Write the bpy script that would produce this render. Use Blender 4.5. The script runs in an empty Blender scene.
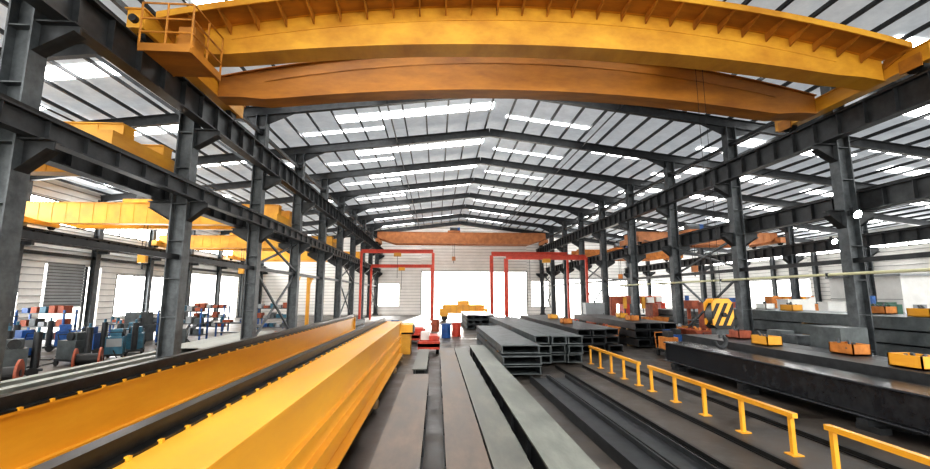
import bpy, math, random
from mathutils import Vector, Matrix
random.seed(7)
S=bpy.context.scene
S.view_settings.view_transform='Standard'
try: S.view_settings.look='Medium High Contrast'
except Exception: pass
S.view_settings.exposure=0.3

# ---------------------------------------------------------------- materials
def mat(name,c1,c2=None,rough=0.6,metal=0.0,scale=2.0,bump=0.0,emit=0.0,ecol=None,stretch=(1,1,1),lo=0.35,hi=0.65,rvar=0):
    m=bpy.data.materials.new(name); m.use_nodes=True
    nt=m.node_tree; b=nt.nodes['Principled BSDF']
    b.inputs['Roughness'].default_value=rough
    b.inputs['Metallic'].default_value=metal
    if c2 is None: c2=tuple(x*0.75 for x in c1)
    tc=nt.nodes.new('ShaderNodeTexCoord'); mp=nt.nodes.new('ShaderNodeMapping')
    mp.inputs['Scale'].default_value=stretch
    nz=nt.nodes.new('ShaderNodeTexNoise'); nz.inputs['Scale'].default_value=scale
    nz.inputs['Detail'].default_value=7; nz.inputs['Roughness'].default_value=0.65
    cr=nt.nodes.new('ShaderNodeValToRGB')
    cr.color_ramp.elements[0].position=lo; cr.color_ramp.elements[1].position=hi
    cr.color_ramp.elements[0].color=(*c2,1); cr.color_ramp.elements[1].color=(*c1,1)
    nt.links.new(tc.outputs['Object'],mp.inputs[0]); nt.links.new(mp.outputs[0],nz.inputs['Vector'])
    nt.links.new(nz.outputs['Fac'],cr.inputs[0]); nt.links.new(cr.outputs[0],b.inputs['Base Color'])
    if rvar:
        mr=nt.nodes.new('ShaderNodeMapRange'); mr.inputs[3].default_value=rough-rvar; mr.inputs[4].default_value=rough+rvar
        mr.inputs[1].default_value=.35; mr.inputs[2].default_value=.65
        nt.links.new(nz.outputs['Fac'],mr.inputs[0]); nt.links.new(mr.outputs[0],b.inputs['Roughness'])
    if bump:
        bp=nt.nodes.new('ShaderNodeBump'); bp.inputs['Strength'].default_value=bump; bp.inputs['Distance'].default_value=0.02
        nt.links.new(nz.outputs['Fac'],bp.inputs['Height']); nt.links.new(bp.outputs[0],b.inputs['Normal'])
    if emit:
        b.inputs['Emission Color'].default_value=(*(ecol or c1),1)
        b.inputs['Emission Strength'].default_value=emit
    return m
M={}
M['steel']=mat('column_steel_paint',(.1,.112,.12),(.045,.05,.055),.5,0.2,3)
M['dark']=mat('dark_steel',(.042,.045,.049),(.02,.022,.024),.45,0.3,3)
M['rail']=mat('black_rail_steel',(.025,.025,.025),(.01,.01,.01),.4,0.5,6)
M['yel']=mat('crane_yellow_paint',(.69,.36,.035),(.46,.2,.015),.5,0,1.1,stretch=(.6,.3,1))
M['yel2']=mat('girder_yellow_paint',(.82,.42,.04),(.64,.28,.02),.4,0,.9,stretch=(1,.2,1),rvar=.08)
M['orange']=mat('amber_paint',(.48,.2,.022),(.25,.095,.012),.55,0,1.2,stretch=(.3,1,1))
M['brown']=mat('brown_crane_paint',(.5,.2,.07),(.33,.12,.04),.5,0,2)
M['roof']=mat('roof_sheet_glow',(.62,.66,.68),(.36,.39,.41),.5,0,.6,emit=.24,ecol=(.88,.94,1))  # opaque sheets with a weak emission added so they look daylit
M['wall']=mat('wall_siding',(.85,.84,.81),(.74,.73,.7),.6,0,.6)
M['rib']=mat('wall_rib',(.45,.45,.44),(.33,.33,.33),.6,0,1)
M['sky']=mat('skylight_panel',(.9,.9,.9),(.8,.8,.8),.5,emit=10,ecol=(1,1,.98))
M['glaze']=mat('window_glazing',(.9,.9,.9),(.8,.8,.8),.5,emit=12,ecol=(1,.99,.97))
M['lamp']=mat('lamp_lens',(1,1,1),(1,1,1),.3,emit=40,ecol=(.85,1,.95))
M['floor']=mat('floor_concrete',(.115,.094,.078),(.028,.024,.021),.45,0,.9,bump=.35,rvar=.15,lo=.4,hi=.7)
M['conc']=mat('outside_concrete',(.7,.69,.65),(.6,.6,.56),.8,0,.5)
M['plateb']=mat('rusty_beam_plate',(.2,.155,.125),(.065,.05,.04),.5,.2,1.8,bump=.25,stretch=(1,.3,1),rvar=.1)
M['plateg']=mat('grey_beam_plate',(.19,.19,.165),(.075,.078,.07),.5,.2,2.2,bump=.25,stretch=(1,.3,1),rvar=.1)
M['platel']=mat('light_beam_plate',(.28,.29,.26),(.13,.14,.125),.5,.2,2.2,bump=.25,stretch=(1,.3,1),rvar=.1)
M['pipe']=mat('black_girder_paint',(.028,.03,.034),(.013,.013,.016),.25,.2,4)
M['grey']=mat('blue_grey_paint',(.1,.115,.12),(.045,.053,.056),.5,.1,2)
M['red']=mat('red_paint',(.6,.065,.03),(.4,.04,.02),.5,0,3)
M['rust']=mat('red_oxide',(.4,.1,.045),(.22,.05,.025),.6,0,3)
M['bin']=mat('orange_bin_paint',(.6,.22,.04),(.35,.12,.02),.6,0,3)
M['blue']=mat('blue_paint',(.02,.11,.36),(.01,.05,.17),.45,0,3)
M['cyan']=mat('cyan_paint',(.04,.17,.25),(.02,.08,.13),.45,0,3)
M['white']=mat('white_panel',(.78,.78,.76),(.65,.65,.63),.5,0,1)
M['pale']=mat('pale_pipe_paint',(.62,.6,.38),(.5,.48,.3),.5,0,3)
M['wood']=mat('timber_block',(.3,.2,.1),(.17,.11,.06),.8,0,6,stretch=(1,8,1))
M['black']=mat('black_rubber',(.015,.015,.015),(.01,.01,.01),.6)
M['shut']=mat('shutter_grey',(.3,.32,.33),(.24,.25,.26),.5,.2,1)
M['green']=mat('green_paint',(.04,.12,.08),(.02,.07,.05),.5)

# ---------------------------------------------------------------- mesh builder
class MB:
    def __init__(s): s.v=[];s.f=[];s.m=[];s.mats=[]
    def mi(s,k):
        if k not in s.mats: s.mats.append(k)
        return s.mats.index(k)
    def add(s,vs,fs,k):
        o=len(s.v); s.v+= [tuple(v) for v in vs]; i=s.mi(k)
        for f in fs: s.f.append([o+a for a in f]); s.m.append(i)
    def bx(s,x0,x1,y0,y1,z0,z1,k,R=None,T=None):
        vs=[Vector((x,y,z)) for x in(x0,x1) for y in(y0,y1) for z in(z0,z1)]
        if R is not None: vs=[R@v for v in vs]
        if T is not None: vs=[v+Vector(T) for v in vs]
        s.add(vs,[(0,1,3,2),(4,6,7,5),(0,4,5,1),(2,3,7,6),(0,2,6,4),(1,5,7,3)],k)
    def beam(s,p,q,w,h,k):
        p=Vector(p);q=Vector(q);d=q-p;L=d.length
        R=d.to_track_quat('Y','Z').to_matrix()
        s.bx(-w/2,w/2,0,L,-h/2,h/2,k,R,p)
    def ibeam(s,p,q,w,h,k,t=.03):
        p=Vector(p);q=Vector(q);d=q-p;L=d.length
        R=d.to_track_quat('Y','Z').to_matrix()
        s.bx(-w/2,w/2,0,L,h/2-t,h/2,k,R,p); s.bx(-w/2,w/2,0,L,-h/2,-h/2+t,k,R,p)
        s.bx(-t/2,t/2,0,L,-h/2+t,h/2-t,k,R,p)
    def cyl(s,p,q,r,k,n=12,r2=None):
        p=Vector(p);q=Vector(q);d=q-p;L=d.length
        if r2 is None:r2=r
        R=d.to_track_quat('Z','Y').to_matrix()
        vs=[]
        for i in range(n):
            a=2*math.pi*i/n; vs.append(p+R@Vector((r*math.cos(a),r*math.sin(a),0)))
        for i in range(n):
            a=2*math.pi*i/n; vs.append(p+R@Vector((r2*math.cos(a),r2*math.sin(a),L)))
        fs=[(i,(i+1)%n,n+(i+1)%n,n+i) for i in range(n)]+[tuple(range(n-1,-1,-1)),tuple(range(n,2*n))]
        s.add(vs,fs,k)
    def tube(s,pts,r,k,n=8):
        for a,b in zip(pts[:-1],pts[1:]): s.cyl(a,b,r,k,n)
    def prism(s,poly,y0,y1,k,axis='y'):
        n=len(poly)
        if axis=='y': vs=[(a,y0,b) for a,b in poly]+[(a,y1,b) for a,b in poly]
        else: vs=[(y0,a,b) for a,b in poly]+[(y1,a,b) for a,b in poly]
        fs=[(i,(i+1)%n,n+(i+1)%n,n+i) for i in range(n)]+[tuple(range(n-1,-1,-1)),tuple(range(n,2*n))]
        s.add(vs,fs,k)
    def strip(s,st,y0,y1,k):
        for (xa,ba,ta),(xb,bb,tb) in zip(st[:-1],st[1:]):
            vs=[(xa,y0,ba),(xb,y0,bb),(xb,y0,tb),(xa,y0,ta),(xa,y1,ba),(xb,y1,bb),(xb,y1,tb),(xa,y1,ta)]
            s.add(vs,[(0,1,2,3),(7,6,5,4),(0,4,5,1),(3,2,6,7)],k)
        for (x,b,t),o in ((st[0],0),(st[-1],1)):
            s.add([(x,y0,b),(x,y0,t),(x,y1,t),(x,y1,b)],[(0,1,2,3)],k)
    def sph(s,c,r,k,n=12,m=8,sz=1):
        vs=[];fs=[]
        for j in range(m+1):
            t=math.pi*j/m
            for i in range(n):
                a=2*math.pi*i/n
                vs.append((c[0]+r*math.sin(t)*math.cos(a),c[1]+r*math.sin(t)*math.sin(a),c[2]+sz*r*math.cos(t)))
        for j in range(m):
            for i in range(n):
                fs.append((j*n+i,j*n+(i+1)%n,(j+1)*n+(i+1)%n,(j+1)*n+i))
        s.add(vs,fs,k)
    def obj(s,name,loc=(0,0,0),rz=0,bevel=0,smooth=False,parent=None):
        me=bpy.data.meshes.new(name); me.from_pydata(s.v,[],s.f)
        for k in s.mats: me.materials.append(M[k])
        for p,i in zip(me.polygons,s.m): p.material_index=i
        import bmesh
        b=bmesh.new(); b.from_mesh(me); bmesh.ops.recalc_face_normals(b,faces=b.faces); b.to_mesh(me); b.free()
        o=bpy.data.objects.new(name,me); S.collection.objects.link(o)
        o.location=loc; o.rotation_euler=(0,0,rz)
        if smooth:
            for p in me.polygons: p.use_smooth=True
            me.set_sharp_from_angle(angle=math.radians(40))
        if bevel:
            md=o.modifiers.new('bevel','BEVEL'); md.width=bevel; md.segments=2; md.limit_method='ANGLE'
        if parent: o.parent=parent
        return o

# ---------------------------------------------------------------- layout constants
XL,XR=-8.3,14.7
WL,WR=-24.0,40.0
YB=60.0; YF=-8.0
RX,RZ=3.2,13.0; SL=.125
def roofz(x): return RZ-SL*abs(x-RX)
YS=[-2.8+5.7*i for i in range(12)]
H=2.7

# ---------------------------------------------------------------- shell
b=MB(); b.bx(WL-1,WR+1,YF-4,YB+.3,-.2,0,'floor'); b.obj('floor')
b=MB(); b.bx(-120,140,YB+.3,160,-.22,-.02,'conc'); b.bx(-120,WL-1,-60,YB+.3,-.22,-.02,'conc'); b.bx(WR+1,140,-60,YB+.3,-.22,-.02,'conc'); b.bx(WL-1,WR+1,-60,YF-4,-.22,-.02,'conc'); b.obj('ground_outside')
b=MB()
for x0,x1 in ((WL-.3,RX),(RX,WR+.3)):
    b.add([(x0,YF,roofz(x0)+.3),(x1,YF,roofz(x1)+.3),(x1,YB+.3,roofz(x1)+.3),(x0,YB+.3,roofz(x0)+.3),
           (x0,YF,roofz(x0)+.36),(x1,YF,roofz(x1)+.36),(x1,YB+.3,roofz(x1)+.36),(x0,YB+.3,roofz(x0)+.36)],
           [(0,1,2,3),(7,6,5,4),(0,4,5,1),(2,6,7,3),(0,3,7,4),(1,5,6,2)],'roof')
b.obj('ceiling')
b=MB()
x=WL+.5
while x<WR:
    if abs(x-RX)>.2:
        z=roofz(x); b.bx(x-.022,x+.022,YF,YB,z+.09,z+.22,'dark'); b.bx(x-.022,x+.06,YF,YB,z+.07,z+.09,'dark')
    x+=1.2
b.obj('roof_purlins')
b=MB()
def sky(x0,x1,yc,w):
    za,zb=roofz(x0)+.27,roofz(x1)+.27
    b.add([(x0,yc-w/2,za),(x1,yc-w/2,zb),(x1,yc+w/2,zb),(x0,yc+w/2,za),
           (x0,yc-w/2,za+.02),(x1,yc-w/2,zb+.02),(x1,yc+w/2,zb+.02),(x0,yc+w/2,za+.02)],[(0,1,2,3),(7,6,5,4),(0,4,5,1),(2,6,7,3),(0,3,7,4),(1,5,6,2)],'sky')
for i,y in enumerate(YS[:-1]):
    yc=y+2.85
    sky(-5.5,RX-.1,yc,.85); sky(-22,-12.5,yc-.8,.9)
    sky(17.5,24,yc,1.0); sky(27,34,yc+.7,.9)
    sky(-7.8,-3.2,yc+1.7,.35)
    sky(4,9,yc+1.2,.32); sky(24,27.5,yc-1.5,.6); sky(34.5,38.5,yc,.8); sky(16,18,yc+1.7,.5)
    sky(-23,-17,yc+1.5,.7); sky(-2,2,yc-1.4,.28)
    if i%2: sky(-12.2,-9.3,yc+1,.7); sky(10.5,13.7,yc-.9,.35)
b.obj('roof_skylights')
for y in YS:
    b=MB()
    xs=[WL+.2,-16,XL,-2.5,RX,9,XR,27,WR-.2]
    for xa,xb in zip(xs[:-1],xs[1:]):
        za,zb=roofz(xa)-.21,roofz(xb)-.21
        b.ibeam((xa,y,za),(xb,y,zb),.22,.48,'dark',.03)
    for c in (XL,XR):
        for sgn in (-1,1):
            z=roofz(c)-.44
            b.prism([(c,z),(c+sgn*1.6,roofz(c+sgn*1.6)-.43),(c,z-.55)],y-.02,y+.02,'dark')
    b.obj('roof_rafter')
b=MB()
for xx in (-16,-2.5,9,21,33):
    b.cyl((xx,YF,roofz(xx)-.35),(xx,YB,roofz(xx)-.35),.04,'dark',8)
b.obj('roof_tie_rods')

def wall_x(name,y,spans,zt=lambda x:roofz(x)+.3):
    b=MB()
    for x0,x1,zl,zh in spans:
        xm=[x0]+([RX] if x0<RX<x1 else [])+[x1]
        for a,c in zip(xm[:-1],xm[1:]):
            if zh is None: st=[(a,zl,zt(a)),(c,zl,zt(c))]
            else: st=[(a,zl,zh),(c,zl,zh)]
            b.strip(st,y,y+.15,'wall')
        z=zl+.1
        top=(min(zt(x0),zt(x1)) if zh is None else zh)
        while z<top-.05:
            b.bx(x0,x1,y-.05,y,z,z+.05,'rib'); z+=.42
    return b.obj(name)
wall_x('wall_back',YB,[(WL,-8,0,None),(-8,-5.2,0,1.2),(-8,-5.2,4.2,None),(-5.2,-2.2,0,None),(-2.2,12.6,6.0,None),(12.6,13.2,0,None),(13.2,15.6,0,1.1),(13.2,15.6,4.6,None),(15.6,16.4,0,None),(16.4,27,5.0,None),(27,28.5,0,None),(28.5,34,4.6,None),(28.5,34,0,.9),(34,WR,0,None)])
b=MB()
for x0,x1,z in ((-2.2,12.6,6.0),(16.5,26.8,5.0)):
    b.bx(x0,x0+.12,YB-.2,YB-.06,0,z,'dark'); b.bx(x1-.12,x1,YB-.2,YB-.06,0,z,'dark'); b.bx(x0,x1,YB-.2,YB-.06,z-.12,z,'dark')
b.obj('door_1')
def wall_y(name,x,dx,spans):
    b=MB()
    for y0,y1,z0,z1 in spans:
        b.bx(min(x,x-dx*.15),max(x,x-dx*.15),y0,y1,z0,z1,'wall')
        z=z0+.1
        while z<z1-.05:
            b.bx(min(x,x+dx*.05),max(x,x+dx*.05),y0,y1,z,z+.05,'rib'); z+=.42
    return b.obj(name)
wall_y('wall_left',WL,1,[(YF,18.5,0,7.1),(18.5,26.5,0,1.1),(18.5,26.5,2.9,7.1),(26.5,28,0,7.1),(28,32.5,4.6,7.1),(32.5,34,0,7.1),(34,40.5,0,1.1),(34,40.5,4.2,7.1),(40.5,42,0,7.1),(42,54,4.8,7.1),(54,YB,0,7.1),(YF,YB,8.6,roofz(WL)+.3)])
wall_y('wall_right',WR,-1,[(YF,30,0,6.9),(30,37,4.3,6.9),(37,44,0,6.9),(44,54,4.4,6.9),(54,YB,0,6.9),(YF,YB,8.1,roofz(WR)+.3)])
def band(name,x,y0,y1,z0,z1,sg):
    b=MB(); xa,xb=sorted((x-sg*.1,x-sg*.05)); b.bx(xa,xb,y0,y1,z0,z1,'glaze')
    xa,xb=sorted((x-sg*.05,x+sg*.03)); y=y0
    while y<y1: b.bx(xa,xb,y,y+.07,z0,z1,'dark'); y+=1.9
    b.bx(xa,xb,y0,y1,z0-.04,z0+.03,'dark'); b.bx(xa,xb,y0,y1,z1-.03,z1+.04,'dark'); return b.obj(name)
band('window_1',WL,YF,YB,7.1,8.6,1); band('window_2',WR,YF,YB,6.9,8.1,-1)
band('window_3',WL,18.5,26.5,1.1,2.9,1); band('window_4',WL,34,40.5,1.1,4.2,1)
b=MB()
z=1.9
while z<4.6: b.bx(WL+.06,WL+.12,28.1,30.9,z,z+.16,'shut'); b.bx(WL+.06,WL+.09,28.1,30.9,z+.16,z+.2,'dark'); z+=.2
b.bx(WL+.06,WL+.16,30.95,31.1,0,4.6,'dark')
b.obj('roller_shutter')

# ---------------------------------------------------------------- columns
def column(x,y,inner,ztop,corb=True,w=.5,name='steel_column'):
    b=MB(); t=.04
    b.bx(-w/2,-w/2+t,-.2,.2,0,ztop,'steel'); b.bx(w/2-t,w/2,-.2,.2,0,ztop,'steel'); b.bx(-w/2+t,w/2-t,-.015,.015,0,ztop,'steel')
    z=.8
    while z<ztop-.6:
        b.bx(-w/2+t,w/2-t,-.19,.19,z,z+.025,'steel'); z+=1.2
    b.bx(-w/2-.15,w/2+.15,-.35,.35,0,.05,'dark')
    for sx in (-1,1):
        for sy in (-1,1): b.cyl((sx*(w/2+.08),sy*.27,.05),(sx*(w/2+.08),sy*.27,.16),.025,'dark',6)
        b.prism([(sx*w/2,.05),(sx*(w/2+.13),.05),(sx*w/2,.35)],-.01,.01,'steel')
    if corb:
        for sg,zt,L in ((inner,8.15,.75),(-inner,5.7,.75),(inner,5.7,.55)):
            e=sg*(w/2)
            b.prism([(e,zt),(e+sg*L,zt),(e+sg*L,zt-.2),(e,zt-.65)],-.02,.02,'dark')
            b.bx(min(e,e+sg*L),max(e,e+sg*L),-.16,.16,zt-.03,zt,'dark')
            b.add([(e,-.16,zt-.65),(e,.16,zt-.65),(e+sg*L,.16,zt-.2),(e+sg*L,-.16,zt-.2)],[(0,1,2,3)],'dark')
    return b.obj(name,(x,y,0))
for y in YS[1:]:
    column(XL,y,1,roofz(XL)-.45); column(XR,y,-1,roofz(XR)-.45)
    column(WL+.35,y,1,roofz(WL)-.3,False,.35,'wall_column')
    column(WR-.35,y,-1,roofz(WR)-.4,False,.35,'wall_column')
    column(27.3,y,-1,roofz(27)-.5,True,.4,'aisle_column')

def runway(x,z0,z1,name,w=.35,lat=0):
    b=MB(); t=.04
    b.bx(x-w/2,x+w/2,YF,YB-.2,z1-t,z1,'dark'); b.bx(x-w/2,x+w/2,YF,YB-.2,z0,z0+t,'dark'); b.bx(x-.015,x+.015,YF,YB-.2,z0+t,z1-t,'dark')
    y=YF+.5
    while y<YB-.5:
        b.bx(x-w/2+.02,x+w/2-.02,y,y+.02,z0+t,z1-t,'dark'); y+=.95
    b.bx(x-.04,x+.04,YF,YB-.2,z1,z1+.1,'rail')
    if lat:
        xa=x+lat*.85
        b.bx(min(xa,xa+.1),max(xa,xa+.1),YF,YB-.2,z1-.14,z1-.02,'dark')
        y=YF+.5;s=0
        while y<YB-1.5:
            p,q=((x,y,z1-.06),(xa,y+.95,z1-.06)) if s==0 else ((xa,y,z1-.06),(x,y+.95,z1-.06))
            b.beam(p,q,.07,.07,'dark'); s=1-s; y+=.95
    return b.obj(name)
runway(XL+.72,8.15,9.0,'crane_runway_beam',lat=-1)
runway(XR-.72,8.15,9.0,'crane_runway_beam',lat=1)
runway(XL-.62,5.7,6.4,'aisle_runway_beam'); runway(XR+.62,5.7,6.4,'aisle_runway_beam')
runway(XL+.52,5.7,6.15,'aisle_runway_beam',w=.25); runway(27.3-.6,5.7,6.4,'aisle_runway_beam')
runway(WL+.95,5.7,6.4,'aisle_runway_beam')
b=MB()
for y in YS[1:]: b.bx(WL+.53,WL+1.15,y-.1,y+.1,5.5,5.7,'dark')
b.obj('runway_brackets')
b=MB()
for x in (XL,XR): 
    b.beam((x,YF,3.9),(x,YB-.2,3.9),.12,.16,'dark'); b.beam((x,YF,10.2),(x,YB-.2,10.2),.12,.16,'dark')
b.beam((WL+.3,YF,5.2),(WL+.3,YB-.1,5.2),.1,.2,'dark')
b.obj('longitudinal_struts')
b=MB()
for x in (XL,XR):
    for i in (4,7,10):
        if i+1<len(YS):
            ya,yb=YS[i],YS[i+1]
            for za,zb in ((.4,3.8),(4.0,5.6)):
                b.beam((x,ya,za),(x,yb,zb),.09,.09,'steel'); b.beam((x+.1,ya,zb),(x+.1,yb,za),.09,.09,'steel')
b.obj('cross_bracing')
b=MB()
for y in YS[1:]:
    b.beam((XL-.2,y,8.6),(XL-3.2,y,roofz(XL-3.2)-.5),.12,.12,'steel')
    b.beam((XR+.2,y,8.6),(XR+3.2,y,roofz(XR+3.2)-.5),.12,.12,'steel')
b.obj('knee_braces')

# ---------------------------------------------------------------- overhead crane (foreground)
def arc_st(x0,x1,zb,zt,cb,ct,n=28,cham=1.6,endh=.65):
    st=[]
    for i in range(n+1):
        x=x0+(x1-x0)*i/n; t=(2*i/n-1)
        top=zt-ct*t*t; bot=zb-cb*t*t
        de=min(x-x0,x1-x)
        if de<cham:
            lim=top-endh; k=de/cham
            bot=lim+(bot-lim)*k
        st.append((x,bot,top))
    return st
emp=bpy.data.objects.new('overhead_crane',None); S.collection.objects.link(emp)
x0,x1=XL+.95,XR-.95
GB,GT,CB,CT=10.0,11.2,.85,1.3
Y1,Y2=11.6,14.0
def box_girder(name,y0,y1,k,dz=0):
    b=MB(); st=arc_st(x0,x1,GB+dz,GT,CB,CT)
    b.strip(st,y0+.05,y1-.05,k)
    b.strip([(x,bo-.03,bo) for x,bo,t in st],y0-.02,y1+.02,k)
    b.strip([(x,t,t+.03) for x,bo,t in st],y0-.05,y1+.05,k)
    b.strip([(x,t+.03,t+.11) for x,bo,t in st],(y0+y1)/2-.04,(y0+y1)/2+.04,'rail')
    b.strip([(x,t-.42,t-.39) for x,bo,t in st[2:-2]],y0+.03,y0+.05,k)
    return b.obj(name,parent=emp)
box_girder('girder_near',Y1,Y1+.65,'yel')
box_girder('girder_far',Y2,Y2+.65,'orange',-.2)
b=MB(); st=arc_st(x0,x1,GB,GT,CB,CT)
W0,W1=Y1-.8,Y1-.06
b.strip([(x,t-.02,t+.03) for x,bo,t in st],W0,W1,'orange')
b.strip([(x,t-.08,t+.1) for x,bo,t in st],W0-.04,W0,'yel')
for x,bo,t in st:
    b.prism([(W1+.05,t-.3),(W1+.05,t-.02),(W0+.02,t-.02),(W0+.02,t-.08)],x-.02,x+.02,'orange',axis='x')
b.obj('walkway',parent=emp)
for nm,x,sg in (('end_carriage_left',XL+.72,1),('end_carriage_right',XR-.72,-1)):
    b=MB(); b.bx(x-.2,x+.2,10.4,16,9.3,9.78,'yel'); b.bx(x-.25,x+.25,10.35,16.05,9.78,9.81,'yel')
    for y in (10.9,15.5):
        b.cyl((x-.09,y,9.36),(x+.09,y,9.36),.26,'rail',20); b.bx(x-.24,x-.2,y-.3,y+.3,9.2,9.6,'orange')
    for y in (10.4,16.0): b.cyl((x,y-.12,9.5),(x,y+.12,9.5),.1,'black',10)
    b.obj(nm,parent=emp)
b=MB(); PX0,PX1=-7.15,-5.95; PY0,PY1=10.0,11.4; PZ=8.55
b.bx(PX0,PX1,PY0,PY1,PZ,PZ+.06,'orange'); b.bx(PX0,PX1,PY0-.03,PY0,PZ-.1,PZ+.1,'orange'); b.bx(PX1,PX1+.03,PY0,PY1,PZ-.1,PZ+.1,'orange')
for x in (PX0,(PX0+PX1)/2,PX1):
    for y in (PY0,PY1): b.cyl((x,y,PZ),(x,y,9.7),.028,'orange',6)
b.cyl((PX1,(PY0+PY1)/2,PZ),(PX1,(PY0+PY1)/2,9.7),.028,'orange',6)
for z in (8.95,9.3,9.7):
    b.tube([(PX1,PY1,z),(PX1,PY0,z),(PX0,PY0,z)],.024,'orange',6)
for x in (PX0+.1,PX0+.55): b.cyl((x,PY1-.15,PZ),(x,PY1+.15,10.3),.03,'orange',6)
for i in range(7): b.cyl((PX0+.1,PY1-.12+i*.04,8.75+i*.23),(PX0+.55,PY1-.12+i*.04,8.75+i*.23),.018,'orange',6)
b.bx(PX0+.7,PX1-.1,PY0+.3,PY0+.75,PZ+.06,PZ+.75,'orange')
b.obj('access_platform',parent=emp)
HX=8.75; HY=13.05
b=MB()
b.bx(HX-1,HX+1,Y1+.2,Y2+.4,11.25,11.4,'yel'); b.cyl((HX-.7,HY,11.75),(HX+.6,HY,11.75),.3,'steel',20)
b.bx(HX+.6,HX+.95,HY-.3,HY+.3,11.4,11.9,'blue'); b.bx(HX-.95,HX-.7,HY-.25,HY+.25,11.4,11.9,'yel')
for dx in (-.12,.12): b.cyl((HX+dx,HY,2.35),(HX+dx,HY,11.5),.008,'rail',6)
b.obj('hoist_trolley',parent=emp)
b=MB()
def cheek(y0,y1):
    W=.33; z0,z1=1.78,2.45
    n=9
    def clip(poly,c,sgn):
        out=[]
        for j in range(len(poly)):
            p=poly[j];q=poly[(j+1)%len(poly)]
            ip=sgn*(p[0]-c)<=0; iq=sgn*(q[0]-c)<=0
            if ip: out.append(p)
            if ip!=iq:
                t=(c-p[0])/(q[0]-p[0]); out.append((c,p[1]+t*(q[1]-p[1])))
        return out
    for i in range(n):
        k='yel2' if i%2==0 else 'black'
        a0=-W-.35+i*(2*W+.35)/n*1.12; a1=a0+(2*W+.35)/n*1.12
        poly=[(a0,z0),(a1,z0),(a1+.35,z1),(a0+.35,z1)]
        poly=clip(clip(poly,W,1),-W,-1)
        if len(poly)>=3: b.prism([(HX+p,q) for p,q in poly],y0,y1,k)
    b.prism([(HX-W,z1),(HX+W,z1),(HX+W*.6,z1+.14),(HX-W*.6,z1+.14)],y0,y1,'yel2')
    b.prism([(HX-W,z0),(HX+W,z0),(HX+W*.6,z0-.12),(HX-W*.6,z0-.12)],y0,y1,'black')
cheek(HY-.23,HY-.17); cheek(HY+.17,HY+.23)
b.cyl((HX,HY-.17,2.1),(HX,HY+.17,2.1),.33,'steel',24)
b.cyl((HX,HY-.3,2.1),(HX,HY+.3,2.1),.07,'rail',12)
b.cyl((HX,HY,1.38),(HX,HY,1.75),.06,'steel',12); b.bx(HX-.2,HX+.2,HY-.12,HY+.12,1.5,1.68,'steel')
pts=[]
for i in range(15):
    a=math.radians(90-i*19); pts.append((HX+.17*math.cos(a),HY,1.27+.17*math.sin(a)))
for i,(p,q) in enumerate(zip(pts[:-1],pts[1:])):
    r=.07-.03*abs(i-6)/8; b.cyl(p,q,r,'dark',10); b.sph(q,r,'dark',8,6)
b.obj('hook_block',parent=emp)

# ---------------------------------------------------------------- far cranes
def crane(name,xa,xb,yc,zr,k,hh=1.2,gap=1.8):
    b=MB()
    for y in (yc-gap/2,yc+gap/2):
        st=arc_st(xa,xb,zr+.1,zr+.1+hh,0,0,20,2.0,hh*.5)
        b.strip(st,y-.22,y+.22,k); b.strip([(x,t,t+.03) for x,_,t in st],y-.28,y+.28,k)
        b.strip([(x,bo-.03,bo) for x,bo,_ in st],y-.26,y+.26,k)
        for x,bo,t in st[1:-1]: b.bx(x-.02,x+.02,y-.24,y+.24,bo,t,k)
    for x in (xa+.05,xb-.05):
        b.bx(x-.2,x+.2,yc-gap/2-.8,yc+gap/2+.8,zr+.2,zr+.62,k)
        for y in (yc-gap/2-.5,yc+gap/2+.5): b.cyl((x-.08,y,zr+.22),(x+.08,y,zr+.22),.2,'rail',14)
    xm=xa+(xb-xa)*.45
    b.bx(xm-.8,xm+.8,yc-gap/2,yc+gap/2,zr+hh+.2,zr+hh+.4,k); b.cyl((xm-.5,yc,zr+hh+.65),(xm+.5,yc,zr+hh+.65),.3,'steel',14)
    b.bx(xm+.5,xm+.8,yc-.3,yc+.3,zr+hh+.4,zr+hh+.9,'blue')
    for dx in (-.1,.1): b.cyl((xm+dx,yc,zr-1.6),(xm+dx,yc,zr+hh+.5),.02,'rail',6)
    b.bx(xm-.22,xm+.22,yc-.12,yc+.12,zr-2.0,zr-1.5,k); b.cyl((xm,yc,zr-2.35),(xm,yc,zr-2.0),.05,'dark',8)
    return b.obj(name)
crane('bridge_crane',XL+.72,XR-.72,55.5,9.1,'brown',1.4)
crane('bridge_crane',WL+.95,XL-.62,13.4,6.5,'yel',.9)
crane('bridge_crane',WL+.95,XL-.62,25.5,6.5,'yel2',1.1)
crane('bridge_crane',WL+.95,XL-.62,38,6.5,'yel',1.0)
crane('bridge_crane',WL+.95,XL-.62,51,6.5,'yel2',1.0)
crane('bridge_crane',XR+.62,26.7,47,6.5,'bin',1.0)
crane('bridge_crane',XR+.62,26.7,33,6.5,'brown',.9)
def semig(x0,x1,y,z,k,name,s=1.0):
    b=MB()
    b.ibeam((x0,y,z),(x1,y,z),.24*s,.36*s,k,.05)
    b.bx(x1-.13*s,x1+.13*s,y-.13,y+.13,.1,z-.15,k); b.bx(x1-.2,x1+.2,y-.9,y+.9,0,.12,k)
    b.beam((x1,y-.8,.1),(x1,y,1.8),.08,.08,k); b.beam((x1,y+.8,.1),(x1,y,1.8),.08,.08,k)
    xm=(x0+x1)/2; b.bx(xm-.35,xm+.35,y-.18,y+.18,z-.5,z-.15,'yel'); b.cyl((xm,y,z-2.6),(xm,y,z-.5),.02,'rail',6)
    b.bx(x0-.1,x0+.1,y-.1,y+.1,0,z,k)
    return b.obj(name)
semig(-7.3,-.4,42,6.9,'red','semi_gantry_crane'); semig(-7.3,-.6,48.5,5.9,'red','semi_gantry_crane')
semig(13.6,6.2,38.5,6.1,'red','semi_gantry_crane',1.3); semig(13.6,5.6,44.2,6.9,'red','semi_gantry_crane',1.3)

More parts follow.
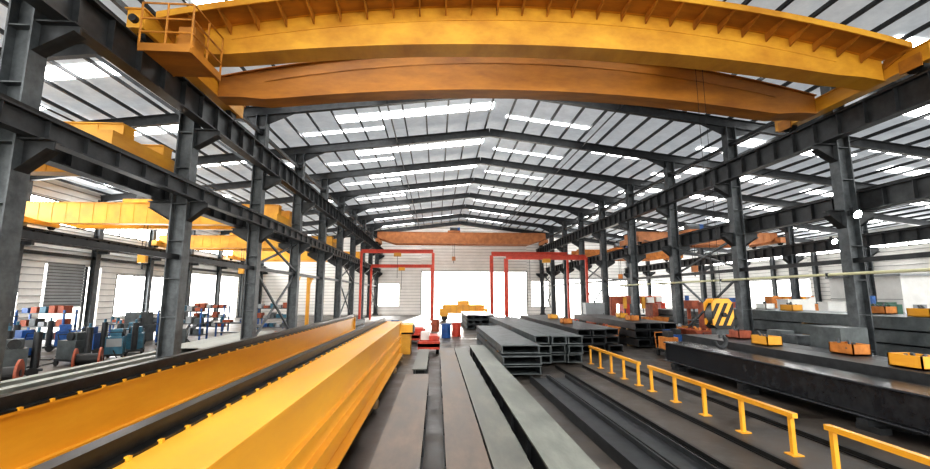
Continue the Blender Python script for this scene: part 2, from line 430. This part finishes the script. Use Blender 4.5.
# ---------------------------------------------------------------- big yellow girders on floor (left)
def floor_girder(name,xa,xb,y0,y1,zt,railside,k,k2):
    b=MB(); zb=.3
    b.bx(xa+.04,xb-.04,y0,y1,zb,zt-.03,k2)
    b.bx(xa-.04,xb+.04,y0-.02,y1+.02,zt-.03,zt,k); b.bx(xa-.06,xb+.12,y0-.02,y1+.02,zb-.03,zb,k)
    b.bx(xb-.04,xb+.03,y0,y1,zt-.62,zt-.58,k); b.bx(xb-.04,xb+.06,y0,y1,zb+.35,zb+.39,k)
    xr=xa+.07 if railside<0 else xb-.07
    b.bx(xr-.12,xr+.12,y0,y1,zt,zt+.02,'rail'); b.bx(xr-.035,xr+.035,y0,y1,zt+.02,zt+.1,'rail'); b.bx(xr-.06,xr+.06,y0,y1,zt+.1,zt+.15,'rail')
    y=y0+.3
    while y<y1-.2:
        b.bx(xr+.11,xr+.14,y-.02,y+.02,zt,zt+.03,k)
        b.bx(xr-.14,xr-.11,y-.02,y+.02,zt-.03,zt+.03,k)
        y+=.35
    b.bx(xa-.03,xb+.03,y1,y1+.04,zb-.03,zt,k2)
    for i in range(6):
        for x in (xa+.08,xb-.08): b.cyl((x,y1+.04,zb+.15+i*.2),(x,y1+.07,zb+.15+i*.2),.025,'rail',6)
    return b.obj(name)
floor_girder('crane_girder',-2.25,-1.5,-2,18.5,1.6,-1,'yel2','yel2')
floor_girder('crane_girder',-4.75,-4.05,-2,22,1.6,1,'yel2','yel2')
for y in (1.5,6,10.5,15,17.8,21):
    for xc,mx in ((-1.88,18.2),(-4.4,22)):
        if y<mx:
            b=MB(); b.bx(xc-.55,xc+.55,y-.12,y+.12,.12,.27,'wood'); b.bx(xc-.4,xc-.15,y-.25,y+.25,0,.12,'wood'); b.bx(xc+.15,xc+.4,y-.25,y+.25,0,.12,'wood')
            b.obj('timber_support')
b=MB(); b.bx(-1.75,-1.1,20.2,21.6,1.0,1.35,'yel2'); b.bx(-1.65,-1.2,20.4,21.4,.0,1.0,'yel'); b.cyl((-1.8,20.5,1.1),(-1.05,20.5,1.1),.22,'rail',16); b.cyl((-1.8,21.3,1.1),(-1.05,21.3,1.1),.22,'rail',16)
b.obj('end_truck')

# ---------------------------------------------------------------- floor beams centre
def hbeam(name,xa,xb,y0,y1,z0,z1,k,kt=None):
    b=MB(); t=.035; kt=kt or k
    b.bx(xa,xb,y0,y1,z1-t,z1,kt); b.bx(xa,xb,y0,y1,z0,z0+t,k)
    w=(xb-xa)
    b.bx(xa+w*.12,xa+w*.12+t,y0,y1,z0+t,z1-t,k); b.bx(xb-w*.12-t,xb-w*.12,y0,y1,z0+t,z1-t,k)
    y=y0+.4
    while y<y1: b.bx(xa+.01,xb-.01,y,y+.02,z0+t,z1-t,k); y+=1.5
    return b.obj(name)
hbeam('box_beam',-.85,-.2,1.2,12.6,.0,.5,'dark','plateb')
hbeam('box_beam',.14,.72,.8,18.5,.0,.5,'dark','plateb')
hbeam('box_beam',.75,1.25,.8,18.5,.0,.5,'dark','plateg')
hbeam('box_beam',1.45,2.1,.8,19.5,.0,.5,'dark','platel')
hbeam('box_beam',-.75,-.3,14,19,.0,.4,'dark','plateg')
def hsec(name,xa,xb,y0,y1,z0,z1,k,n=1):
    b=MB(); w=(xb-xa)/n
    for i in range(n):
        a=xa+i*w+.02; c=xa+(i+1)*w-.02; m=(a+c)/2
        b.bx(a,a+.03,y0,y1,z0,z1,k); b.bx(c-.03,c,y0,y1,z0,z1,k); b.bx(a+.03,c-.03,y0,y1,(z0+z1)/2-.015,(z0+z1)/2+.015,k)
    return b.obj(name)
hsec('steel_h_beam',2.9,4.1,1,13.8,.0,.22,'dark',2)
def stack(name,xa,xb,y0,y1,layers,h,n,k):
    b=MB()
    for L in range(layers):
        z0=.1+L*(h+.06); w=(xb-xa)/n
        for i in range(n):
            a=xa+i*w+.01; c=a+w-.02; m=(a+c)/2; off=random.uniform(-.25,.25)
            b.bx(a,c,y0+off,y1+off,z0,z0+.03,k); b.bx(a,c,y0+off,y1+off,z0+h-.03,z0+h,k)
            b.bx(a+.03,a+.06,y0+off,y1+off,z0+.03,z0+h-.03,k); b.bx(c-.06,c-.03,y0+off,y1+off,z0+.03,z0+h-.03,k)
        for yy in (y0+1,(y0+y1)/2,y1-1): b.bx(xa,xb,yy-.06,yy+.06,z0-.06 if L else 0,z0,'wood')
    return b.obj(name)
stack('steel_beam_stack',2.15,3.5,14.6,24,3,.27,1,'grey')
stack('steel_beam_stack',3.8,5.7,17,32,3,.3,3,'grey')
stack('steel_beam_stack',6.5,8.6,20,34,3,.3,3,'dark')
stack('steel_beam_stack',2.3,4.6,34,42,3,.3,4,'grey')
stack('steel_beam_stack',10.2,12.4,22,32,3,.35,3,'dark')
stack('steel_beam_stack',15.6,18.2,11.5,24,4,.42,3,'grey')
stack('steel_beam_stack',20,24,26,40,3,.4,5,'grey')
b=MB()
for x in (4.5,5.55,7.1): b.bx(x-.06,x+.06,0,16.5,0,.02,'rail'); b.bx(x-.03,x+.03,0,16.5,.02,.09,'rail')
b.obj('floor_rail_track')

def barrier(x,y0,y1,n):
    b=MB(); 
    b.bx(x-.05,x+.05,y0,y1,.62,.7,'yel2'); 
    for i in range(n):
        y=y0+.1+(y1-y0-.2)*i/(n-1)
        b.bx(x-.035,x+.035,y-.035,y+.035,0,.62,'yel2'); b.bx(x-.1,x+.1,y-.1,y+.1,0,.02,'yel2')
    return b.obj('yellow_barrier')
barrier(6.1,13,17.3,5); barrier(6.1,7.3,12.4,5); barrier(6.1,2.2,6.7,4)

b=MB(); b.bx(8.65,9.45,4,16.2,.3,.9,'pipe'); b.bx(8.58,9.52,3.98,16.22,.9,.95,'pipe'); b.bx(8.58,9.52,3.98,16.22,.25,.3,'pipe')
b.obj('black_box_girder',bevel=.03)
for y in (5,8.5,12,15.5):
    b=MB(); b.bx(8.5,9.6,y-.12,y+.12,.12,.24,'dark'); b.bx(8.6,8.85,y-.25,y+.25,0,.12,'dark'); b.bx(9.25,9.5,y-.25,y+.25,0,.12,'dark'); b.obj('steel_support')
stack('steel_plate_stack',9.9,11.6,6,17,3,.3,2,'dark')
def tray(x,y,z,k,w=.5,d=.7,h=.28):
    b=MB(); b.bx(-w/2,w/2,-d/2,d/2,0,.03,k)
    for s in (-1,1): b.bx(min(s*w/2,s*(w/2-.03)),max(s*w/2,s*(w/2-.03)),-d/2,d/2,0,h,k); b.bx(-w/2,w/2,min(s*d/2,s*(d/2-.03)),max(s*d/2,s*(d/2-.03)),0,h,k)
    for i in range(6):
        p=Vector((random.uniform(-w*.25,w*.25),random.uniform(-d*.25,d*.25),.08)); b.beam(p,p+Vector((random.uniform(-.15,.15),random.uniform(-.2,.2),random.uniform(.1,.35))),.06,.05,'steel')
    return b.obj('parts_tray',(x,y,z))
for x,y,z,k in ((10.4,9,1.135,'yel2'),(11.1,11.2,1.135,'bin'),(10.5,13.4,1.135,'yel2'),(11.1,15.5,1.135,'rust'),(16.2,13.5,1.975,'yel2'),(17.4,16,1.975,'bin'),(16.4,19.2,1.975,'yel2'),(17.2,21.8,1.975,'white'),(11,24,1.28,'bin'),(11.7,27,1.28,'yel2'),(7.2,24,1.13,'bin'),(7.8,29,1.13,'yel2')):
    tray(x,y,z,k)
b=MB(); b.cyl((13.7,9,3.4),(13.7,34,3.4),.05,'pale',10)
for y in YS[3:7]: b.bx(13.7,14.44,y-.04,y+.04,3.3,3.36,'dark'); b.bx(13.64,13.76,y-.04,y+.04,3.34,3.46,'dark')
b.obj('service_pipe')

def cabinet(name,x,y,w,d,h,k,k2='dark'):
    b=MB(); b.bx(-w/2,w/2,-d/2,d/2,.1,h,k); b.bx(-w/2+.05,w/2-.05,-d/2+.05,d/2-.05,0,.1,k2)
    n=max(1,int(w/1.0))
    for i in range(n):
        a=-w/2+w*i/n; c=-w/2+w*(i+1)/n
        b.bx(a+.04,c-.04,-d/2-.02,-d/2,.2,h-.1,k); b.bx(c-.14,c-.1,-d/2-.05,-d/2-.02,h*.5,h*.5+.2,k2)
    b.bx(-w/2-.03,w/2+.03,-d/2-.03,d/2+.03,h,h+.05,k)
    return b.obj(name,(x,y,0))
def office(x,y,w,d,h):
    b=MB(); b.bx(-w/2,w/2,-d/2,d/2,0,h,'white'); b.bx(-w/2-.15,w/2+.15,-d/2-.15,d/2+.15,h,h+.15,'shut')
    b.bx(-w/2+.6,-w/2+1.5,-d/2-.04,-d/2,0,2.1,'shut'); b.bx(.1,w/2-.5,-d/2-.04,-d/2,1.1,2.1,'grey')
    for zz in (.8,1.6,2.4): b.bx(-w/2-.03,-w/2,-d/2,d/2,zz,zz+.04,'shut')
    return b.obj('site_office',(x,y,0))
office(32,28,5.5,5,3.9)
def column_drill(x,y,k='green'):
    b=MB(); b.bx(-.5,.5,-.4,.6,0,.2,'dark'); b.cyl((0,.3,.2),(0,.3,2.2),.13,k,14); b.bx(-.28,.28,-.6,.5,1.7,2.3,k)
    b.cyl((0,-.35,1.1),(0,-.35,1.7),.06,'steel',10); b.bx(-.4,.4,-.6,.1,.85,.93,'steel'); b.cyl((0,.45,2.3),(0,.45,2.65),.15,'blue',12)
    return b.obj('drilling_machine',(x,y,0))
def lathe(x,y,k,L=5):
    b=MB(); b.bx(-.5,.5,-L/2,L/2,.5,.95,k); b.bx(-.45,.45,-L/2,-L/2+1.2,0,.5,k); b.bx(-.45,.45,L/2-1,L/2,0,.5,k)
    b.bx(-.5,.4,-L/2,-L/2+1.1,.95,1.7,k); b.cyl((0,-L/2+1.1,1.25),(0,-L/2+1.3,1.25),.3,'steel',18); b.bx(-.3,.3,.2,.9,.95,1.3,'steel'); b.bx(-.25,.25,L/2-.7,L/2,.95,1.4,k)
    b.bx(-.3,-.2,-L/2,L/2,.95,1.02,'rail'); b.bx(.2,.3,-L/2,L/2,.95,1.02,'rail')
    return b.obj('lathe',(x,y,0))
for x,y,k in ((19.6,18,'green'),(24.5,16,'rust'),(18.7,31,'rust'),(25,23,'green')): column_drill(x,y,k)
lathe(22,14,'grey',6); lathe(25.8,33,'grey',5); lathe(12.8,14.3,'grey',3.3); lathe(-17.5,28.5,'grey',4)
def cutter(x,y,k):
    b=MB(); b.bx(-2,2,-.4,.4,1.9,2.6,k)
    for s in (-1.9,1.9): b.bx(s-.25,s+.25,-.7,.7,.3,1.9,k); b.bx(s-.3,s+.3,-1,1,0,.3,'dark')
    for s in (-.8,.1,.9): b.bx(s-.15,s+.15,-.6,-.4,1.5,2.5,'yel'); b.cyl((s,-.5,1.1),(s,-.5,1.5),.05,'steel',8)
    b.bx(1.2,1.8,-.75,-.4,2.0,2.5,'white'); b.bx(-1.6,1.6,-1.5,1.5,.6,.75,'dark')
    for sx in (-1.4,1.4):
        for sy in (-1.3,1.3): b.bx(sx-.08,sx+.08,sy-.08,sy+.08,0,.6,'dark')
    return b.obj('cutting_machine',(x,y,0))
cutter(21.3,44,'red'); cutter(31.5,37,'bin'); cutter(17.6,38.5,'rust')
cabinet('control_cabinet',18,27,2,.8,2.2,'rust'); cabinet('control_cabinet',20.8,24,1.6,.8,2.4,'white'); cabinet('control_cabinet',25.3,37,2.6,1,2.4,'blue'); cabinet('control_cabinet',13.2,36,1.6,.8,2,'shut')
cabinet('control_cabinet',29.5,19.5,1.6,.8,2.0,'red'); cabinet('control_cabinet',25.5,26.6,1.2,.7,2.2,'white')
def skip_bin(x,y,w,d,k,fill):
    b=MB(); h=.95
    pts=[(-w/2+.2,.15),(w/2-.2,.15),(w/2,h),(-w/2,h)]
    for yy in (-d/2,d/2-.04): b.prism(pts,yy,yy+.04,k)
    for s in (-1,1):
        b.add([(s*(w/2-.2),-d/2,.15),(s*(w/2-.2),d/2,.15),(s*w/2,d/2,h),(s*w/2,-d/2,h)],[(0,1,2,3)],k)
        b.bx(s*w/2-.04,s*w/2+.04,-d/2,d/2,h-.05,h+.03,k); b.bx(s*(w/2-.35)-.06,s*(w/2-.35)+.06,-d/2,d/2,0,.15,'dark')
    b.bx(-w/2+.2,w/2-.2,-d/2,d/2,.15,.19,k); b.bx(-w/2+.08,w/2-.08,-d/2+.05,d/2-.05,.6,.72,'dark')
    for i in range(9):
        p=Vector((random.uniform(-w*.3,w*.3),random.uniform(-d*.3,d*.3),.7)); q=p+Vector((random.uniform(-.3,.3),random.uniform(-.4,.4),random.uniform(.1,.4)))
        b.beam(p,q,.1,.06,fill)
    return b.obj('scrap_bin',(x,y,0))
skip_bin(9.4,24,.95,1.8,'bin','rust'); skip_bin(9.4,27.5,.95,1.6,'rust','grey'); skip_bin(13.4,24.5,1.1,1.8,'bin','shut'); skip_bin(13.4,21.8,1.1,1.5,'rust','bin'); skip_bin(9.4,31,.95,2,'red','bin')
skip_bin(17,33.6,1.8,1.8,'bin','rust'); skip_bin(28.9,33.3,1.4,1.6,'red','bin'); skip_bin(19.3,21.2,1.2,1.6,'bin','grey')
def stand(x,y,k='yel2'):
    b=MB()
    for sx in (-.5,.5):
        b.beam((sx,-.35,.04),(sx*.7,0,1.0),.08,.08,k); b.beam((sx,.35,.04),(sx*.7,0,1.0),.08,.08,k); b.bx(sx-.05,sx+.05,-.4,.4,.0,.05,k)
    b.bx(-.55,.55,-.08,.08,.96,1.1,k); b.bx(-.45,.45,-.03,.03,.4,.46,k)
    return b.obj('trestle_stand',(x,y,0))
def trolley(x,y,k):
    b=MB(); b.bx(-.35,.35,-.5,.5,.25,.33,'dark'); b.bx(-.3,.3,-.3,.3,.33,.85,k); b.bx(-.12,.12,-.25,.25,.85,1.1,'dark')
    for sx in (-.3,.3):
        for sy in (-.38,.38): b.cyl((sx-.04,sy,.13),(sx+.04,sy,.13),.13,'black',12)
    b.tube([(-.3,.5,.33),(-.3,.6,1.0),(.3,.6,1.0),(.3,.5,.33)],.02,k,6)
    return b.obj('tool_trolley',(x,y,0))
for x,y,k in ((12.6,9.6,'dark'),(13.4,11,'yel'),(13.4,17.2,'yel'),(12.3,18.5,'dark'),(12.5,7.9,'yel'),(10.3,19,'bin'),(11.4,20.3,'blue')): trolley(x,y,k)

def cart(x,y,w,d,k):
    b=MB(); b.bx(-w/2,w/2,-d/2,d/2,.35,.5,k); b.bx(-w/2,w/2,-d/2,-d/2+.1,.25,.6,k); b.bx(-w/2,w/2,d/2-.1,d/2,.25,.6,k)
    for sx in (-1,1):
        for sy in (-1,1): b.cyl((sx*(w/2-.1)-.06,sy*(d/2-.4),.2),(sx*(w/2-.1)+.06,sy*(d/2-.4),.2),.2,'rail',14)
    for i in range(5): b.bx(-w/2+.05,w/2-.05,-d/2+.3+i*(d-.6)/4-.04,-d/2+.3+i*(d-.6)/4+.04,.5,.58,'red')
    b.bx(-w/2+.1,-w/2+.5,-.3,.3,.58,.95,'white'); b.bx(0,w/2-.1,-.6,.6,.58,.8,'red')
    return b.obj('transfer_cart',(x,y,0))
cart(-.35,21.3,1.0,2.4,'red'); cart(-1.6,26,1.8,3.5,'red')
def truck(x,y):
    b=MB(); b.bx(-2.2,2.2,-.9,.9,.8,1.7,'yel2'); b.bx(-2.5,-1.6,-1,1,.5,1.3,'yel2'); b.bx(1.6,2.5,-1,1,.5,1.3,'yel2'); b.bx(-.6,.6,-.7,.7,1.7,2.1,'yel2')
    for sx in (-2,2):
        for sy in (-.7,.7): b.cyl((sx,sy-.1,.35),(sx,sy+.1,.35),.35,'rail',16)
    for i in range(5): b.bx(-1.4+i*.65,-1.35+i*.65,-.95,-.9,.8,1.7,'yel')
    return b.obj('hoist_trolley_unit',(x,y,0))
truck(2.8,46.5)
def drum(x,y,k):
    b=MB(); b.cyl((0,0,0),(0,0,.88),.29,k,20)
    for z in (.02,.3,.58,.86): b.cyl((0,0,z-.015 if z>.1 else 0),(0,0,z+.015),.305,k,20)
    return b.obj('oil_drum',(x,y,0))
for x,y,k in ((.6,28,'blue'),(1.3,29,'red'),(-.1,33,'rust'),(-3,32,'blue'),(-5,22.9,'rust')): drum(x,y,k)

# ---------------------------------------------------------------- left aisle equipment
def welder(x,y,k,rz=0):
    b=MB(); b.bx(-.3,.3,-.45,.45,.25,.95,k); b.bx(-.32,.32,-.5,.85,.17,.25,'dark'); b.bx(-.26,.26,-.47,-.45,.55,.88,'shut')
    for sx in (-.3,.3):
        b.cyl((sx-.04,.6,.15),(sx+.04,.6,.15),.15,'black',14); b.cyl((sx-.03,-.4,.1),(sx+.03,-.4,.1),.1,'black',12)
    b.cyl((0,.68,.25),(0,.68,1.45),.115,'dark',14); b.cyl((0,.68,1.45),(0,.68,1.6),.05,'cyan',10)
    b.tube([(-.25,-.45,.95),(-.25,-.55,1.15),(.25,-.55,1.15),(.25,-.45,.95)],.02,'dark',6)
    b.bx(-.2,.2,-.1,.35,.95,1.25,k); b.cyl((.2,.1,1.1),(.28,.1,1.1),.17,'dark',14)
    b.tube([(0,-.47,.4),(.2,-.7,.06),(.5,-.8,.03),(.7,-.6,.03)],.025,'black',6)
    return b.obj('welding_machine',(x,y,0),rz)
i=0
for x,y in ((-13.8,12.6),(-14.0,15.4),(-15.6,14.2),(-17.2,15.6),(-14.2,18.3),(-16,21.2),(-19,15.5),(-14,21.5),(-20,18),(-13.6,24),(-18.2,23),(-15.8,16.6),(-13.7,19.8),(-17,19.4),(-21.3,16.5),(-18.6,17.4),(-15.2,12.6),(-16.2,24.6)):
    welder(x,y,['blue','grey','cyan','blue','grey'][i%5],random.uniform(0,6)); i+=1
def rack(x,y):
    b=MB()
    for xx in (-1.2,1.2):
        for yy in (-.4,.4): b.bx(xx-.04,xx+.04,yy-.04,yy+.04,0,1.9,'blue')
    for z in (.35,1.0,1.7):
        b.bx(-1.25,1.25,-.45,.45,z,z+.05,'steel')
        for j in range(5): b.bx(-1.05+j*.45,-.75+j*.45,-.3,.3,z+.05,z+.05+random.uniform(.15,.4),random.choice(['shut','cyan','blue','rust','shut','grey']))
    return b.obj('tool_rack',(x,y,0))
for x,y in ((-17.4,12.2),(-20.5,21),(-15,27),(-21,25),(-12,33),(-20.5,13),(-17,34)): rack(x,y)
def bench(x,y):
    b=MB(); b.bx(-1.1,1.1,-.45,.45,.82,.9,'steel')
    for xx in (-1,1):
        for yy in (-.38,.38): b.bx(xx-.04,xx+.04,yy-.04,yy+.04,0,.82,'blue')
    b.bx(-1,1,-.38,.38,.2,.25,'steel'); b.bx(.4,.65,-.2,.2,.9,1.1,'blue'); b.bx(.45,.6,-.35,-.2,.95,1.08,'steel'); b.bx(-.7,-.2,-.2,.2,.9,1.05,'rust')
    b.cyl((-.9,.1,.9),(-.9,.1,1.25),.1,'cyan',12)
    return b.obj('workbench',(x,y,0))
for x,y in ((-19.6,29.5),(-21,31),(-13.5,30.3),(-13.5,37)): bench(x,y)
def reel(x,y,r,k):
    b=MB()
    for s in (-.35,.35): b.cyl((s-.03,0,r),(s+.03,0,r),r,k,28); b.cyl((s-.05,0,r),(s+.05,0,r),r*.25,'dark',14)
    b.cyl((-.35,0,r),(.35,0,r),r*.5,'black',20)
    return b.obj('cable_reel',(x,y,0),.5)
reel(-12.7,13.9,.4,'rust'); reel(-13.8,10.8,.42,'blue'); reel(-12.6,16.9,.4,'rust')
stack('steel_plate_stack',-12.2,-9.4,20,29,1,.3,3,'platel')
b=MB()
for i in range(3):
    x=-10.0-i*.8; b.bx(x,x+.3,9.5,19,.3,.42,'platel')
for y in (10,13,16,18.5): b.bx(-11.9,-9.5,y,y+.15,0,.3,'dark')
b.obj('steel_bar_rack')
stack('steel_beam_stack',-7.4,-5.8,26,36,2,.3,3,'grey')
for x,y in ((-9.8,31),(-9.8,34),(-10.8,37)):
    b=MB(); b.bx(-.07,.07,-.07,.07,0,4.2,'yel2'); b.bx(-.25,.25,-.25,.25,0,.04,'yel2'); b.beam((0,0,4.1),(0,1.5,4.1),.1,.14,'yel2'); b.beam((0,0,3.3),(0,.8,4.05),.06,.06,'yel2'); b.obj('jib_post',(x,y,0))
stand(-6.6,20,'rust'); stand(-6.4,22.8,'rust')

def flood(x,y,z):
    b=MB(); b.cyl((0,0,0),(0,-.12,-.07),.06,'dark',16,.16); b.cyl((0,-.12,-.07),(0,-.13,-.075),.14,'lamp',20); b.bx(-.03,.03,0,.12,-.03,.2,'dark'); b.bx(-.1,.1,.05,.15,-.08,.1,'dark')
    b.obj('flood_lamp',(x,y,z))
flood(XR-.1,14.3-.36,5.55); flood(-13,13.9,9.9); flood(XR+5,20.1,5.4)

# ---------------------------------------------------------------- sun through the end door + sky
sd=bpy.data.lights.new('sun','SUN'); sd.energy=12; sd.angle=math.radians(8); sd.color=(1,.95,.86)
so=bpy.data.objects.new('sun',sd); S.collection.objects.link(so)
d=Vector((-.1,-1,-.25)); so.rotation_euler=d.to_track_quat('-Z','Y').to_euler(); so.location=(5,90,40)
w=bpy.data.worlds.new('World'); S.world=w; w.use_nodes=True
bg=w.node_tree.nodes['Background']; bg.inputs[0].default_value=(1,.985,.94,1); bg.inputs[1].default_value=4.6

cam=bpy.data.cameras.new('camera'); co=bpy.data.objects.new('camera',cam); S.collection.objects.link(co)
cam.sensor_width=36; cam.lens=430/930*36; cam.clip_start=.05; cam.clip_end=500
co.location=(0,0,H); co.rotation_euler=(math.radians(90+8),0,-math.radians(3.7))
S.camera=co
